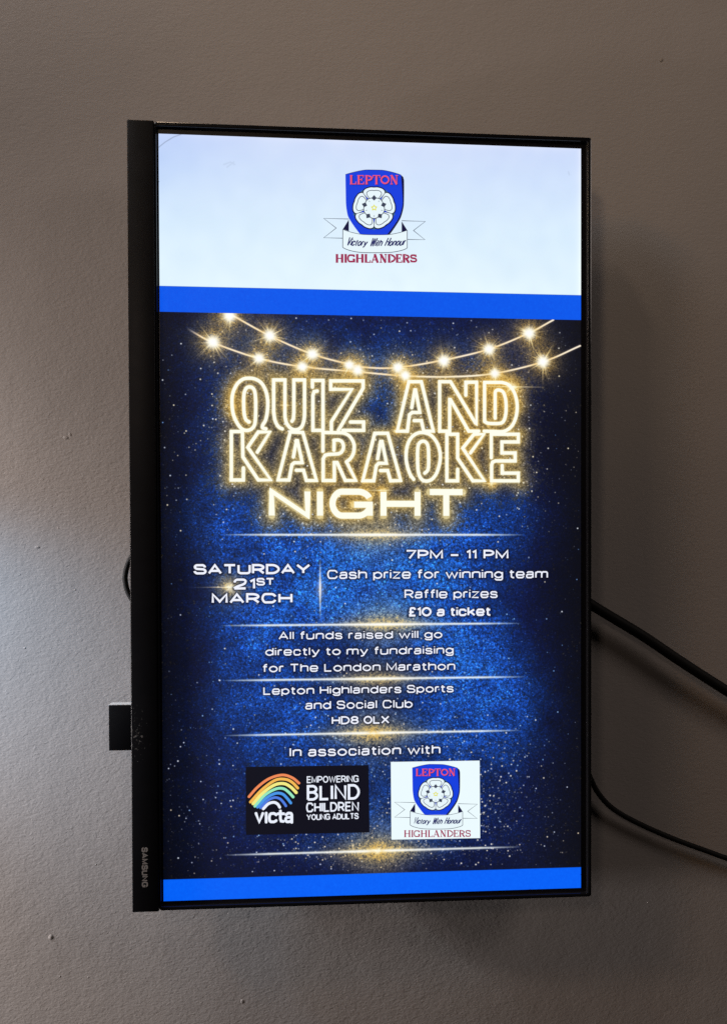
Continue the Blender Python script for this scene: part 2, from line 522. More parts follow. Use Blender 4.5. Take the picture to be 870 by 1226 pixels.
# bookish capitals for the club badge: heavy stems, fine hairlines, slab feet
TH, TN, SF = 1.0, .42, .40
SERIF = {}
def gs(ch, w, *st): SERIF[ch] = (w, st)
def h_(p, q): return St([p, q], w=TH)
def t_(*p): return St(list(p), w=TN)
def foot(x, y, r=.17): return St([(x - r, y), (x + r, y)], w=SF)
gs('L', .8, h_((.18, 0), (.18, 1)), foot(.18, 1), t_((0, 0), (.8, 0), (.8, .3)))
gs('E', .85, h_((.18, 0), (.18, 1)), t_((0, 0), (.85, 0), (.85, .28)), t_((0, 1), (.8, 1), (.8, .74)), t_((.18, .52), (.58, .52)), t_((.58, .38), (.58, .66)))
gs('P', .85, h_((.18, 0), (.18, 1)), foot(.18, 0), t_((0, 1), (.45, 1)), t_((.18, .45), (.45, .45)), St([(.42, 1), (.86, 1), (.86, .45), (.42, .45)], True, w=.75))
gs('T', .9, h_((.45, 0), (.45, 1)), foot(.45, 0), t_((0, .72), (0, 1), (.9, 1), (.9, .72)))
gs('O', 1.0, St([(0, 0), (0, 1), (1.0, 1), (1.0, 0)], True, True, .78))
gs('N', 1.05, t_((.18, 0), (.18, 1)), h_((.16, 1), (.87, 0)), t_((.87, 0), (.87, 1)), foot(.18, 0), foot(.87, 1), foot(.12, 1, .12))
gs('H', 1.1, h_((.18, 0), (.18, 1)), h_((.92, 0), (.92, 1)), t_((.18, .5), (.92, .5)), foot(.18, 0), foot(.18, 1), foot(.92, 0), foot(.92, 1))
gs('I', .36, h_((.18, 0), (.18, 1)), foot(.18, 0), foot(.18, 1))
gs('G', 1.0, St([(.88, .72), (.85, 1), (.5, 1), (0, 1), (0, 0), (.5, 0), (.85, 0), (.88, .3)], True, w=.75), h_((.86, .04), (.86, .4)), foot(.84, .42), t_((.9, .7), (.9, .98)))
gs('A', 1.05, t_((.12, 0), (.52, 1)), h_((.5, 1), (.92, 0)), t_((.25, .32), (.76, .32)), foot(.12, 0, .14), foot(.92, 0))
gs('D', 1.0, h_((.18, 0), (.18, 1)), t_((0, 1), (.5, 1)), t_((0, 0), (.5, 0)), St([(.45, 1), (1.0, 1), (1.0, 0), (.45, 0)], True, w=.8))
gs('R', 1.0, h_((.18, 0), (.18, 1)), foot(.18, 0), t_((0, 1), (.45, 1)), t_((.18, .48), (.45, .48)), St([(.42, 1), (.86, 1), (.86, .48), (.42, .48)], True, w=.75), h_((.5, .48), (.88, 0)), foot(.92, 0, .1))
gs('S', .8, St([(.76, .72), (.72, 1), (.4, 1), (.04, 1), (.04, .58), (.4, .52), (.8, .46), (.8, 0), (.4, 0), (.06, 0), (.02, .28)], True, w=.75), t_((.76, .7), (.76, .98)), t_((.03, .02), (.03, .3)))

class Line:
    """laid-out strokes in panel millimetres: list of (points, closed, width)"""
    def __init__(s): s.st = []
    def add(s, pts, width, closed=False): s.st.append(([tuple(p) for p in pts], closed, width))

def layout(text, u0, u1, vb, cap, pen, font=G, gap=.30, space=.62, shear=0.0, bend=None, xh=1.0, tilt=0.0):
    """set one line of text: left and right ink limits, baseline, cap height and pen width in mm"""
    ln = Line()
    adv, xs = 0.0, []
    for ch in text:
        if ch == ' ':
            adv += space
            continue
        xs.append((ch, adv))
        adv += font[ch][0] + gap
    adv -= gap
    # gap is measured between pen centres; stems keep the pen width
    k = (u1 - u0 - pen) / adv
    for ch, x in xs:
        for stk in font[ch][1]:
            pts = bspline(stk.p, stk.c) if stk.s else [np.array(p, float) for p in stk.p]
            pw = pen * stk.w
            out = []
            for p in pts:
                y = p[1] * (xh if ch.islower() else 1.0) * (cap - pen) + pen / 2
                if font is not G and abs(stk.w - SF) < .03 or (font is SERIF and stk.w < .5):
                    # hairlines sit on the very edge of the letter
                    y = min(max(p[1] * cap, pw / 2), cap - pw / 2)
                elif font is SERIF and stk.w == TH:
                    y = p[1] * cap
                u = u0 + pen / 2 + (x + p[0]) * k + y * shear
                v = vb - y
                if bend: v += bend(u)
                v += tilt * (u - u0)
                out.append((u, v))
            ln.add(out, pw, stk.c)
    return ln

def ribbon(verts, faces, pts, width, closed, lift, round_ends=False, fm=None, mi=0):
    P = [np.array(p, float) for p in pts]
    Q = [P[0]]
    for p in P[1:]:
        if np.linalg.norm(p - Q[-1]) > 1e-4:
            Q.append(p)
    if closed and np.linalg.norm(Q[0] - Q[-1]) < 1e-4:
        Q.pop()
    P = Q
    n = len(P)
    if n < 2:
        return
    hw = width / 2
    base = len(verts)
    rows = []
    for i in range(n):
        a = P[i - 1] if (i > 0 or closed) else None
        b = P[(i + 1) % n] if (i < n - 1 or closed) else None
        d1 = (P[i] - a) / np.linalg.norm(P[i] - a) if a is not None else None
        d2 = (b - P[i]) / np.linalg.norm(b - P[i]) if b is not None else None
        if d1 is None: d1 = d2
        if d2 is None: d2 = d1
        n1, n2 = np.array([-d1[1], d1[0]]), np.array([-d2[1], d2[0]])
        m = n1 + n2
        L2 = np.linalg.norm(m)
        if L2 < 0.35:                      # hairpin: two square ends
            rows.append((P[i] + n1 * hw + d1 * hw * .6, P[i] - n1 * hw + d1 * hw * .6))
            rows.append((P[i] + n2 * hw - d2 * hw * .6, P[i] - n2 * hw - d2 * hw * .6))
            continue
        m = m / L2
        k = hw / max(np.dot(m, n1), .68)
        rows.append((P[i] + m * k, P[i] - m * k))
    for a, b in rows:
        verts.append(W(a[0], a[1], lift)); verts.append(W(b[0], b[1], lift))
    r = len(rows)
    for i in range(r if closed else r - 1):
        j = (i + 1) % r
        faces.append((base + 2 * i, base + 2 * j, base + 2 * j + 1, base + 2 * i + 1))
        if fm is not None: fm.append(mi)
    if round_ends and not closed:
        for e, q in ((P[0], P[1]), (P[-1], P[-2])):
            d = (e - q) / np.linalg.norm(e - q)
            a0 = math.atan2(d[1], d[0])
            b0 = len(verts)
            verts.append(W(e[0], e[1], lift))
            for k in range(9):
                a = a0 - math.pi / 2 + math.pi * k / 8
                verts.append(W(e[0] + hw * math.cos(a), e[1] + hw * math.sin(a), lift))
            for k in range(8):
                faces.append((b0, b0 + k + 2, b0 + k + 1))
                if fm is not None: fm.append(mi)

def polygon(verts, faces, pts, lift, fm=None, mi=0):
    from mathutils.geometry import tessellate_polygon
    v3 = [W(p[0], p[1], lift) for p in pts]
    b = len(verts)
    verts += v3
    for t in tessellate_polygon([[Vector((p[0], -p[1], 0)) for p in pts]]):
        a, b1, c1 = t
        A, B, C = v3[a], v3[b1], v3[c1]
        if (B - A).cross(C - A).y > 0:
            a, c1 = c1, a
        faces.append((b + a, b + b1, b + c1))
        if fm is not None: fm.append(mi)

def row(text, x0, x1, yl, yr, cap_px, pen_px, **kw):
    """line of text measured on the photograph"""
    a, b = mm(x0, yl), mm(x1, yr)
    xm = (x0 + x1) / 2
    ym = (yl + yr) / 2
    k = abs(mm(xm, ym)[1] - mm(xm, ym - 10)[1]) / 10
    return layout(text, a[0], b[0], (a[1] + b[1]) / 2, cap_px * k, pen_px * k, **kw)

ROWS = {
    'date_lettering': [row('SATURDAY', 231.8, 371.6, 688, 687.2, 12.4, 2.7, gap=.32), row('21', 279.2, 305.6, 706, 705.6, 13.2, 2.7, gap=.4),
                       row('ST', 306.8, 328.6, 701.2, 700.8, 9.2, 2.0, gap=.32), row('MARCH', 253.6, 350.2, 723, 722.2, 12.6, 2.7, gap=.34)],
    'time_lettering': [row('7PM – 11 PM', 485.4, 608.2, 669.7, 669.4, 11.4, 2.3, gap=.33)],
    'prize_lettering': [row('Cash prize for winning team', 391.6, 655.4, 693.2, 692.4, 10.9, 1.77, gap=.33),
                        row('Raffle prizes', 484.0, 595.2, 716.6, 716.0, 10.6, 1.68, gap=.33), row('£10 a ticket', 488.3, 587.4, 738.2, 737.4, 11.2, 2.3, gap=.33)],
    'charity_lettering': [row('All funds raised will go', 333.6, 529.2, 765.8, 764.2, 9.6, 1.59, gap=.36), row('directly to my fundraising', 317.6, 542.6, 784.9, 783.2, 9.6, 1.59, gap=.35),
                          row('for The London Marathon', 314.3, 544.5, 804.4, 803.0, 9.9, 1.59, gap=.35)],
    'venue_lettering': [row('Lepton Highlanders Sports', 315.3, 542.6, 831.2, 829.6, 9.6, 1.59, gap=.35), row('and Social Club', 365.4, 493.7, 849.3, 847.6, 10.0, 1.59, gap=.35),
                        row('HD8 0LX', 397.0, 466.0, 867.4, 866.2, 9.7, 1.8, gap=.34)],
    'partner_lettering': [row('In association with', 346.7, 526.9, 905.4, 903.2, 11.0, 1.8, gap=.36)],
}

# the open neon capitals, traced tube by tube: origin of the trace, then tubes (10ths of the trace scale)
K = 8.7
def tr(ox, oy, pts): return [mm(ox + x / K, oy + y / K) for x, y in pts]
NEON = []
def neon(ox, oy, pts, smooth=False):
    q = tr(ox, oy, pts)
    NEON.append(catmull(q, 5) if smooth else q)
neon(265, 440, [(465, 640), (430, 628), (432, 598), (462, 545), (480, 450), (483, 350), (465, 250), (420, 165), (355, 122), (285, 112), (220, 125), (160, 180), (120, 270), (111, 370), (124, 480), (160, 570), (208, 635), (262, 656), (312, 642), (345, 600), (356, 520), (358, 350), (348, 250), (325, 212), (295, 203), (262, 215), (238, 270), (233, 380), (240, 490), (258, 545), (290, 568)], True)
neon(265, 440, [(635, 640), (598, 620), (562, 560), (546, 470), (545, 430)], True)
neon(265, 440, [(545, 440), (545, 130), (662, 130), (662, 480)])
neon(265, 440, [(662, 470), (664, 520), (680, 580), (720, 632), (775, 650), (830, 624), (858, 560), (866, 480), (866, 440)], True)
neon(265, 440, [(866, 450), (866, 130), (755, 130), (755, 470), (750, 535), (735, 560)])
neon(355, 440, [(165, 205), (165, 135), (275, 135), (275, 655), (170, 655), (170, 290), (182, 252), (215, 245)])
neon(355, 440, [(362, 660), (362, 565), (575, 228), (355, 228), (355, 140), (692, 140), (692, 215), (435, 655)])
neon(355, 440, [(480, 655), (697, 655), (697, 568), (560, 568)])
neon(465, 445, [(240, 375), (272, 190), (280, 190), (325, 425), (245, 425), (217, 448), (195, 620), (90, 620), (210, 105), (340, 105), (465, 620), (365, 620), (340, 510), (265, 510)])
neon(540, 445, [(150, 245), (150, 110), (262, 110), (262, 545), (250, 535), (0, 120), (-10, 105), (-122, 105), (-122, 620), (-18, 620), (-18, 290), (-10, 290), (180, 620), (285, 620)])
neon(540, 445, [(345, 520), (345, 112), (510, 112)])
neon(540, 445, [(500, 112), (540, 116), (600, 142), (655, 220), (684, 345), (672, 470), (625, 570), (545, 622), (440, 622), (340, 620)], True)
neon(540, 445, [(345, 490), (350, 518), (370, 534), (410, 540), (490, 540), (535, 525), (560, 470), (569, 390), (564, 290), (540, 215), (500, 192), (470, 195), (456, 215), (455, 260)], True)
neon(540, 445, [(455, 240), (455, 485)])
neon(265, 500, [(230, 525), (230, 650), (105, 650), (105, 145), (220, 145), (225, 410), (385, 650), (515, 650), (275, 310), (385, 150), (505, 150), (375, 360)])
neon(265, 500, [(750, 410), (782, 240), (792, 240), (842, 470), (760, 470), (735, 490), (705, 650), (590, 650), (718, 150), (848, 155), (990, 655), (885, 655), (855, 548), (780, 548)])
neon(350, 500, [(318, 350), (318, 150), (318, 155), (520, 158)])
neon(350, 500, [(510, 157), (550, 166), (600, 200), (640, 275), (636, 365), (605, 425), (562, 462)], True)
neon(350, 500, [(562, 460), (660, 655), (550, 655), (465, 468), (436, 468), (436, 655), (320, 655), (320, 430), (340, 392), (380, 383), (478, 378)])
neon(350, 500, [(470, 379), (508, 362), (528, 325), (530, 290), (515, 252), (480, 234), (432, 236)], True)
neon(350, 500, [(434, 236), (432, 340)])
neon(430, 505, [(190, 385), (222, 205), (236, 205), (282, 432), (200, 432), (176, 458), (150, 615), (35, 615), (160, 120), (295, 120), (430, 612), (325, 615), (295, 508), (220, 508)])
neon(430, 505, [(565, 600), (525, 540), (492, 430), (487, 330), (505, 230), (550, 155), (615, 116), (685, 116), (750, 145), (810, 225), (840, 330), (835, 430), (803, 535), (755, 598), (695, 618), (642, 592), (612, 510), (605, 330), (617, 235), (658, 202), (700, 222), (718, 290), (720, 450), (708, 508), (680, 535)], True)
neon(530, 505, [(152, 495), (152, 615), (40, 615), (40, 130), (152, 130), (152, 380), (310, 615), (430, 615), (205, 275), (322, 130), (425, 130), (285, 325)])
neon(530, 505, [(502, 375), (502, 130), (783, 130), (783, 210), (612, 210), (612, 325), (750, 325), (750, 408), (545, 408), (515, 420), (505, 450), (505, 615), (783, 615), (783, 535), (615, 535), (615, 455)])
NEON_W = 3.1
NIGHT = row('NIGHT', 321.8, 557.0, 621.2, 620.8, 35.8, 7.2, gap=.38)

# ------------------------------------------------------------------ the poster picture, computed here
RES = 2.5                                    # picture points per panel millimetre
PW, PH = int(400 * RES), int(SH * 1000 * RES)
rng = np.random.default_rng(11)

def blur(a, sig):
    r = max(1, int(3 * sig))
    k = np.exp(-0.5 * (np.arange(-r, r + 1) / sig) ** 2); k /= k.sum()
    for ax in (0, 1):
        pad = [(r, r) if i == ax else (0, 0) for i in range(a.ndim)]
        b = np.pad(a, pad, mode='edge')
        o = np.zeros_like(a)
        for i, w in enumerate(k):
            o += w * np.take(b, range(i, i + a.shape[ax]), axis=ax)
        a = o
    return a

def dist_field(polys, reach):
    """distance in mm to a set of pen strokes, capped at reach"""
    D = np.full((PH, PW), reach, np.float32)
    for pts, closed, w in polys:
        P = list(pts) + ([pts[0]] if closed else [])
        for a, b in zip(P, P[1:]):
            u0, u1 = min(a[0], b[0]) - reach, max(a[0], b[0]) + reach
            v0, v1 = min(a[1], b[1]) - reach, max(a[1], b[1]) + reach
            i0, i1 = max(int(u0 * RES), 0), min(int(u1 * RES) + 2, PW)
            j0, j1 = max(int(v0 * RES), 0), min(int(v1 * RES) + 2, PH)
            if i1 <= i0 or j1 <= j0: continue
            uu = (np.arange(i0, i1) + .5) / RES
            vv = ((np.arange(j0, j1) + .5) / RES)[:, None]
            dx, dy = b[0] - a[0], b[1] - a[1]
            q = dx * dx + dy * dy
            t = np.clip(((uu - a[0]) * dx + (vv - a[1]) * dy) / q, 0, 1) if q > 1e-9 else 0.0
            d = np.sqrt((uu - a[0] - t * dx) ** 2 + (vv - a[1] - t * dy) ** 2) - w / 2
            S = D[j0:j1, i0:i1]
            np.minimum(S, d, out=S)
    return np.maximum(D, 0)

def paint():
    U = ((np.arange(PW) + .5) / RES)[None, :] * np.ones((PH, 1))
    V = ((np.arange(PH) + .5) / RES)[:, None] * np.ones((1, PW))
    def blob(x, y, rx, ry):
        cu, cv = mm(x, y)
        return np.exp(-(((U - cu) / (rx * .79)) ** 2 + ((V - cv) / (ry * .79)) ** 2))
    # ---- night blue glitter
    lum = 0.9 * blob(430, 700, 120, 60) + .75 * blob(500, 690, 90, 80) + .55 * blob(340, 850, 90, 60) + .7 * blob(560, 790, 75, 60) \
        + .6 * blob(580, 850, 80, 60) + .5 * blob(330, 720, 80, 60) + .35 * blob(250, 560, 60, 120) + .42 * blob(455, 500, 40, 60) + .5 * blob(590, 620, 70, 50) \
        + .35 * blob(420, 420, 260, 60) + .45 * blob(440, 930, 200, 90) + .5 * blob(330, 630, 100, 40) + .3 * blob(470, 1000, 120, 40) + .3 * blob(300, 780, 60, 60)
    lum = np.clip(lum, 0, 1.15)
    low = rng.standard_normal((PH // 8 + 1, PW // 8 + 1)).astype(np.float32)
    low = blur(low, 1.6); low /= low.std()
    low = np.kron(low, np.ones((8, 8), np.float32))[:PH, :PW]
    low = blur(low, 3.0)
    lum = np.clip(lum * (1 + .12 * low), 0, 1.2)
    def ramp(t, stops):
        xs = [q[0] for q in stops]
        return np.stack([np.interp(t, xs, [q[1][k] for q in stops]) for k in range(3)], -1)
    img = ramp(lum, [(0, (6, 12, 40)), (.18, (8, 20, 62)), (.45, (12, 42, 104)), (.8, (20, 66, 154)), (1.2, (30, 92, 188))])
    # colder, greyer towards the corners at the foot and the right edge
    grey = np.clip((U - 300) / 100, 0, 1) * np.clip((V - 560) / 160, 0, 1) + .7 * np.clip((U - 340) / 60, 0, 1) * np.clip(1 - (V - 160) / 160, 0, 1)
    img = img * (1 - .5 * grey[..., None]) + np.array([30, 36, 58]) * .5 * grey[..., None]
    fine = rng.standard_normal((PH, PW)).astype(np.float32)
    f1 = blur(fine, .75); f1 /= f1.std()
    f2 = blur(rng.standard_normal((PH, PW)).astype(np.float32), 1.5); f2 /= f2.std()
    amp = .10 + .17 * np.clip(lum * 1.3, 0, 1)
    gl = np.exp(amp * (f1 * .75 + f2 * .65)) / np.exp(amp ** 2 * .5)
    img = img * gl[..., None]
    bright = np.clip((f1 - 1.7) / 1.2, 0, 1) * np.clip(lum, 0.05, 1)
    img += bright[..., None] * np.array([70, 100, 125]) * .6

    # ---- dim outer parts of the picture (part of the artwork)
    vig = np.clip(np.minimum(U / 56, (400 - U) / 56), 0, 1) * .6 + .4
    bars = (V > 140.6) & (V < 694.9)
    vig = np.where(bars, vig, 1.0)
    img *= vig[..., None]

    # ---- light strings: which tints sit where
    sA = catmull([mm(*p) for p in [(222, 392), (255, 410), (310, 429), (362, 439), (427, 445), (485, 450), (540, 451), (592, 447), (650, 433), (694, 414)]], 10)
    sB = catmull([mm(*p) for p in [(272, 374), (323, 402), (374, 424), (418, 436), (440, 440), (476, 440), (531, 431), (585, 418), (632, 399), (662, 383)]], 10)
    bulbs = [(255, 409.5, 1.15), (310, 429, .95), (362, 439, .9), (428, 443, .95), (485, 449.5, .9), (592, 447, .85), (649.5, 433, 1.1),
             (275, 378, 1.1), (323, 402, 1.05), (374, 424, 1.0), (418, 437, .85), (476, 440, .95), (531, 432, 1.05), (585, 418, 1.0), (633, 399, 1.1)]
    neon_l = [(p, False, NEON_W) for p in NEON]
    night_l = NIGHT.st
    dN = dist_field(neon_l + night_l, 34.0)
    jit = 1 + .22 * f2
    # grey-gold dust cloud round the headline
    cloud = np.exp(-(np.maximum(dN - 1.5, 0) * jit / 11.5) ** 1.7)
    cloud *= .86 + .14 * low
    cloud = np.clip(cloud, 0, 1)
    dust = np.array([122, 110, 84]) * np.exp(.30 * (f1 * .8 + f2 * .5))[..., None]
    img = img * (1 - .80 * cloud[..., None]) + dust * .80 * cloud[..., None]
    gold = np.exp(-(dN / 5.2) ** 1.3)
    gold = np.clip(gold * (1 + .16 * low + .12 * f2), 0, 1)
    gcol = np.array([166, 142, 80])
    img = img * (1 - .68 * gold[..., None]) + gcol * np.exp(.12 * f1)[..., None] * .68 * gold[..., None]
    halo = np.exp(-(dN / 0.8) ** 1.3)
    img = img * (1 - .72 * halo[..., None]) + np.array([240, 226, 172]) * .72 * halo[..., None]
    # warmer patches where the photograph's gold is strongest
    warm = blob(285, 480, 20, 40) * .5 + blob(425, 590, 50, 40) * .5 + blob(590, 470, 40, 40) * .6 + blob(560, 530, 50, 50) * .4 + blob(480, 455, 60, 14) * .3
    img += (warm * cloud)[..., None] * np.array([62, 30, -22])

    def screen(a, b):                        # light over light
        return 255 - (255 - np.clip(a, 0, 255)) * (255 - np.clip(b, 0, 255)) / 255

    # ---- sparkle points
    def points(n, cx, cy, sx, sy, col, big, fade=1.0, tail=2.2):
        u0, v0 = mm(cx, cy)
        us = u0 + rng.standard_normal(n) * sx * .79
        vs = v0 + rng.standard_normal(n) * sy * .79
        for u, v in zip(us, vs):
            if not (2 < u < 398 and 167 < v < 692): continue
            b = min(rng.pareto(tail) * .30 + .15, 1.6) * fade
            r = (.30 + .30 * min(b, 1.0)) * big
            i, j = u * RES, v * RES
            R = int(r * RES * 3) + 1
            i0, i1, j0, j1 = max(int(i) - R, 0), min(int(i) + R + 1, PW), max(int(j) - R, 0), min(int(j) + R + 1, PH)
            if i1 <= i0 or j1 <= j0: continue
            d2 = ((np.arange(i0, i1) + .5 - i)[None, :] ** 2 + (np.arange(j0, j1) + .5 - j)[:, None] ** 2) / (r * RES) ** 2
            img[j0:j1, i0:i1] = screen(img[j0:j1, i0:i1], np.clip(b, 0, 1.2) * np.exp(-d2)[..., None] * np.array(col))
    points(2000, 445, 700, 140, 110, (130, 180, 250), 1.0, .65)
    points(1300, 445, 870, 130, 80, (150, 190, 245), 1.0, .75)
    points(2300, 445, 950, 140, 70, (215, 222, 242), 1.0, .95)
    points(1100, 450, 1000, 110, 30, (255, 232, 190), 1.05, 1.05)
    points(500, 560, 950, 40, 50, (255, 240, 210), 1.2, 1.1)
    points(1500, 450, 530, 155, 75, (255, 236, 190), 1.1, 1.1)
    points(800, 450, 425, 150, 40, (222, 224, 225), 1.1, 1.0)
    points(650, 445, 620, 200, 120, (235, 240, 250), 1.1, .85)
    points(300, 445, 900, 200, 130, (240, 245, 255), 1.12, 1.0)
    for ex in (268, 630):
        points(170, ex, 520, 12, 55, (250, 240, 215), 1.15, .95)
    for lx, ly, n in ((450, 640, 260), (460, 747, 200), (450, 813, 160), (447, 877, 260), (450, 1019, 420), (520, 908, 200), (575, 960, 160)):
        points(n, lx, ly, 55, 11, (255, 232, 180), 1.0, .85)

    # ---- bulbs on their wires
    for path in (sA, sB):
        d = dist_field([(path, False, 1.0)], 3.0)
        m = np.clip(1 - d / .55, 0, 1) * .88 + .22 * np.exp(-(d / 1.2) ** 2)
        uu = np.clip((U - 24) / 14, 0, 1)
        img[:] = screen(img, (m * uu)[..., None] * np.array([244, 222, 196]))
    def flare(x, y, size, core=1.0, rays=30, ray_len=19.0, horizontal=0.0, warmth=(255, 200, 96), part='both'):
        u, v = mm(x, y)
        R = 34 * size
        i0, i1 = max(int((u - R) * RES), 0), min(int((u + R) * RES), PW)
        j0, j1 = max(int((v - R) * RES), 0), min(int((v + R) * RES), PH)
        du = U[j0:j1, i0:i1] - u; dv = V[j0:j1, i0:i1] - v
        rad = np.hypot(du, dv); th = np.arctan2(dv, du)
        spikes = np.zeros_like(rad)
        for k in range(rays if part != 'core' else 0):
            a = rng.uniform(-math.pi, math.pi); ln = ray_len * size * rng.uniform(.35, 1.0)
            da = np.abs((th - a + math.pi) % (2 * math.pi) - math.pi)
            spikes += np.exp(-(da * np.maximum(rad, 2) / .42) ** 2) * np.exp(-(rad / ln * 1.7) ** 2) * rng.uniform(.3, .8)
        halo = .86 * np.exp(-(rad / (9.6 * size)) ** 1.5) * (1 + .25 * f1[j0:j1, i0:i1])
        blobc = core * np.exp(-(rad / (4.3 * size)) ** 3.0)
        if part == 'core':
            img[j0:j1, i0:i1] = screen(img[j0:j1, i0:i1], blobc[..., None] * np.array([255, 252, 232]) * 1.1)
            return
        L = np.clip(spikes, 0, .9)[..., None] * np.array([255, 214, 130])
        ha = np.clip(halo * .86, 0, .92)[..., None]
        img[j0:j1, i0:i1] = img[j0:j1, i0:i1] * (1 - ha) + np.array([240, 188, 80]) * ha
        if horizontal:
            L = L + (np.exp(-(dv / .55) ** 2) * np.exp(-(du / horizontal) ** 2))[..., None] * np.array([255, 220, 150]) * .8
        S = screen(img[j0:j1, i0:i1], L)
        if part == 'halo':
            img[j0:j1, i0:i1] = S
            return
        img[j0:j1, i0:i1] = screen(S, blobc[..., None] * np.array([255, 252, 232]) * 1.1)
    for x, y, sz in bulbs:
        flare(x, y, sz * 1.3, part='halo')
    for x, y, sz in bulbs:
        flare(x, y, sz * 1.3, part='core')
    flare(612, 463, .95, .45, 22, 20, 26)
    flare(276, 703, 1.15, .45, 22, 18, 22)
    flare(341, 485, .4, .2, 8, 12, 5); flare(474, 516, .5, .2, 10, 12, 4); flare(588, 579, .5, .25, 12, 16, 6); flare(455, 587, .35, .2, 6, 8, 12)

    # ---- hairline rules with a gold flash
    def rule(x0, y0, x1, y1, xc, glow_h=9.0, gl=1.0):
        a, b = mm(x0, y0), mm(x1, y1)
        vv = (a[1] + b[1]) / 2
        uc = mm(xc, (y0 + y1) / 2)[0]
        env = np.clip((U - a[0]) / 42, 0, 1) * np.clip((b[0] - U) / 42, 0, 1)
        env = np.clip(env, 0, 1) ** .6
        core = np.exp(-((V - vv) / (.35 + .75 * env)) ** 2) * env
        hz = np.exp(-((U - uc) / 42) ** 2)
        g2 = np.exp(-np.abs(V - vv) / (glow_h * (.35 + .65 * hz))) * hz * gl * (1 + .25 * f1 + .15 * f2)
        core2 = np.exp(-((V - vv) / 1.9) ** 2) * np.exp(-((U - uc) / 30) ** 2)
        ga = np.clip(g2 * .78, 0, .9)[..., None]
        img[:] = img * (1 - ga) + np.array([226, 190, 108]) * ga
        img[:] = screen(img, core[..., None] * np.array([232, 236, 228]))
        img[:] = screen(img, core2[..., None] * np.array([255, 238, 180]))
    rule(266, 640.5, 627, 640, 450, 10, 1.1)
    rule(264, 749, 623, 746.2, 460, 11, 1.2)
    rule(266, 815, 630, 810, 450, 9, .95)
    rule(268, 880.5, 624, 874.5, 447, 12, 1.2)
    rule(268, 1023, 624, 1014.5, 452, 14, 1.25)
    flare(447, 878, .5, .4, 12, 12, 8); flare(452, 1018.5, .7, .5, 18, 16, 12)
    # upright rule beside the date
    a, b = mm(383.2, 668), mm(383.2, 742)
    env = np.clip((V - a[1]) / 24, 0, 1) * np.clip((b[1] - V) / 24, 0, 1)
    cx = a[0] * .5 + b[0] * .5
    img[:] = screen(img, (np.exp(-((U - cx) / .75) ** 2) * env ** .7)[..., None] * np.array([235, 238, 235]))
    img[:] = screen(img, (np.exp(-np.abs(U - cx) / 2.2) * np.exp(-((V - (a[1] + b[1]) / 2) / 9) ** 2))[..., None] * np.array([235, 200, 120]) * .8)

    # ---- soft dark edge under the small lettering
    small = [t for k in ROWS for r in ROWS[k] for t in r.st]
    dT = dist_field(small, 4.0)
    sh = .62 * np.exp(-(dT / 1.35) ** 1.6)
    img *= (1 - sh)[..., None]
    img += sh[..., None] * np.array([6, 8, 26])

    # ---- white heading, blue bars
    t = np.clip(V / 150, 0, 1)
    head = ramp(t, [(0, (205, 220, 251)), (.22, (209, 227, 253)), (.55, (218, 238, 254)), (1, (229, 247, 255))])
    side = np.clip(1 - np.abs(U - 200) / 200, 0, 1) ** .7
    head = head + (side[..., None] - .5) * np.array([6, 4, 0]) + (1.2 * low)[..., None] * np.array([1, .8, .3])
    edge = np.exp(-np.minimum(400 - U, V + 2) / 3.0)
    head = head + edge[..., None] * np.array([24, 16, 6])
    corner = np.exp(-((U / 60) ** 2 + (V / 50) ** 2))
    head -= corner[..., None] * np.array([14, 10, 2])
    def lay(top, v0, v1):
        m = np.clip((V - v0) * RES + .5, 0, 1) * np.clip((v1 - V) * RES + .5, 0, 1)
        img[:] = img * (1 - m[..., None]) + top * m[..., None]
    lay(head, -5, 140.6)
    bar = np.ones((PH, PW, 3)) * np.array([0, 88, 236]) + (f2 * 1.2)[..., None] * np.array([.4, 1, 1])
    lay(bar, 140.6, 164.4)
    lay(bar + np.array([0, 9, 12]), 694.9, 800)
    # panel wear: a hair scratch in the top corner and a small smudge
    dS = dist_field([([mm(*p) for p in [(188, 178), (198, 170), (208, 164), (222, 159)]], False, .2)], 2)
    img *= (1 - .20 * np.exp(-(dS / .35) ** 2))[..., None]
    dS = dist_field([([mm(*p) for p in [(268, 197), (276, 194), (281, 197)]], False, .1), ([mm(*p) for p in [(272, 200), (280, 194)]], False, .1), ([mm(680, 206), mm(681, 209)], False, .3)], 2)
    img *= (1 - .05 * np.exp(-(dS / .7) ** 2))[..., None]
    return np.clip(img, 0, 255)

def poster_material():
    px = np.ones((PH, PW, 4), np.float32)
    px[..., :3] = paint()[::-1] / 255.0
    im = bpy.data.images.new('poster_picture', PW, PH, alpha=False)
    im.pixels.foreach_set(np.ascontiguousarray(px).ravel())
    im.update()
    im.pack()
    m, nt, p = nodes('lit_screen')
    t = nt.nodes.new('ShaderNodeTexImage')
    t.image = im
    t.interpolation = 'Linear'
    t.extension = 'EXTEND'
    nt.links.new(t.outputs['Color'], p.inputs['Emission Color'])
    p.inputs['Emission Strength'].default_value = 1.0
    p.inputs['Base Color'].default_value = (0.01, 0.01, 0.012, 1)
    p.inputs['Roughness'].default_value = 0.45
    p.inputs['Specular IOR Level'].default_value = 0.15
    m.cycles.emission_sampling = 'NONE'
    return m

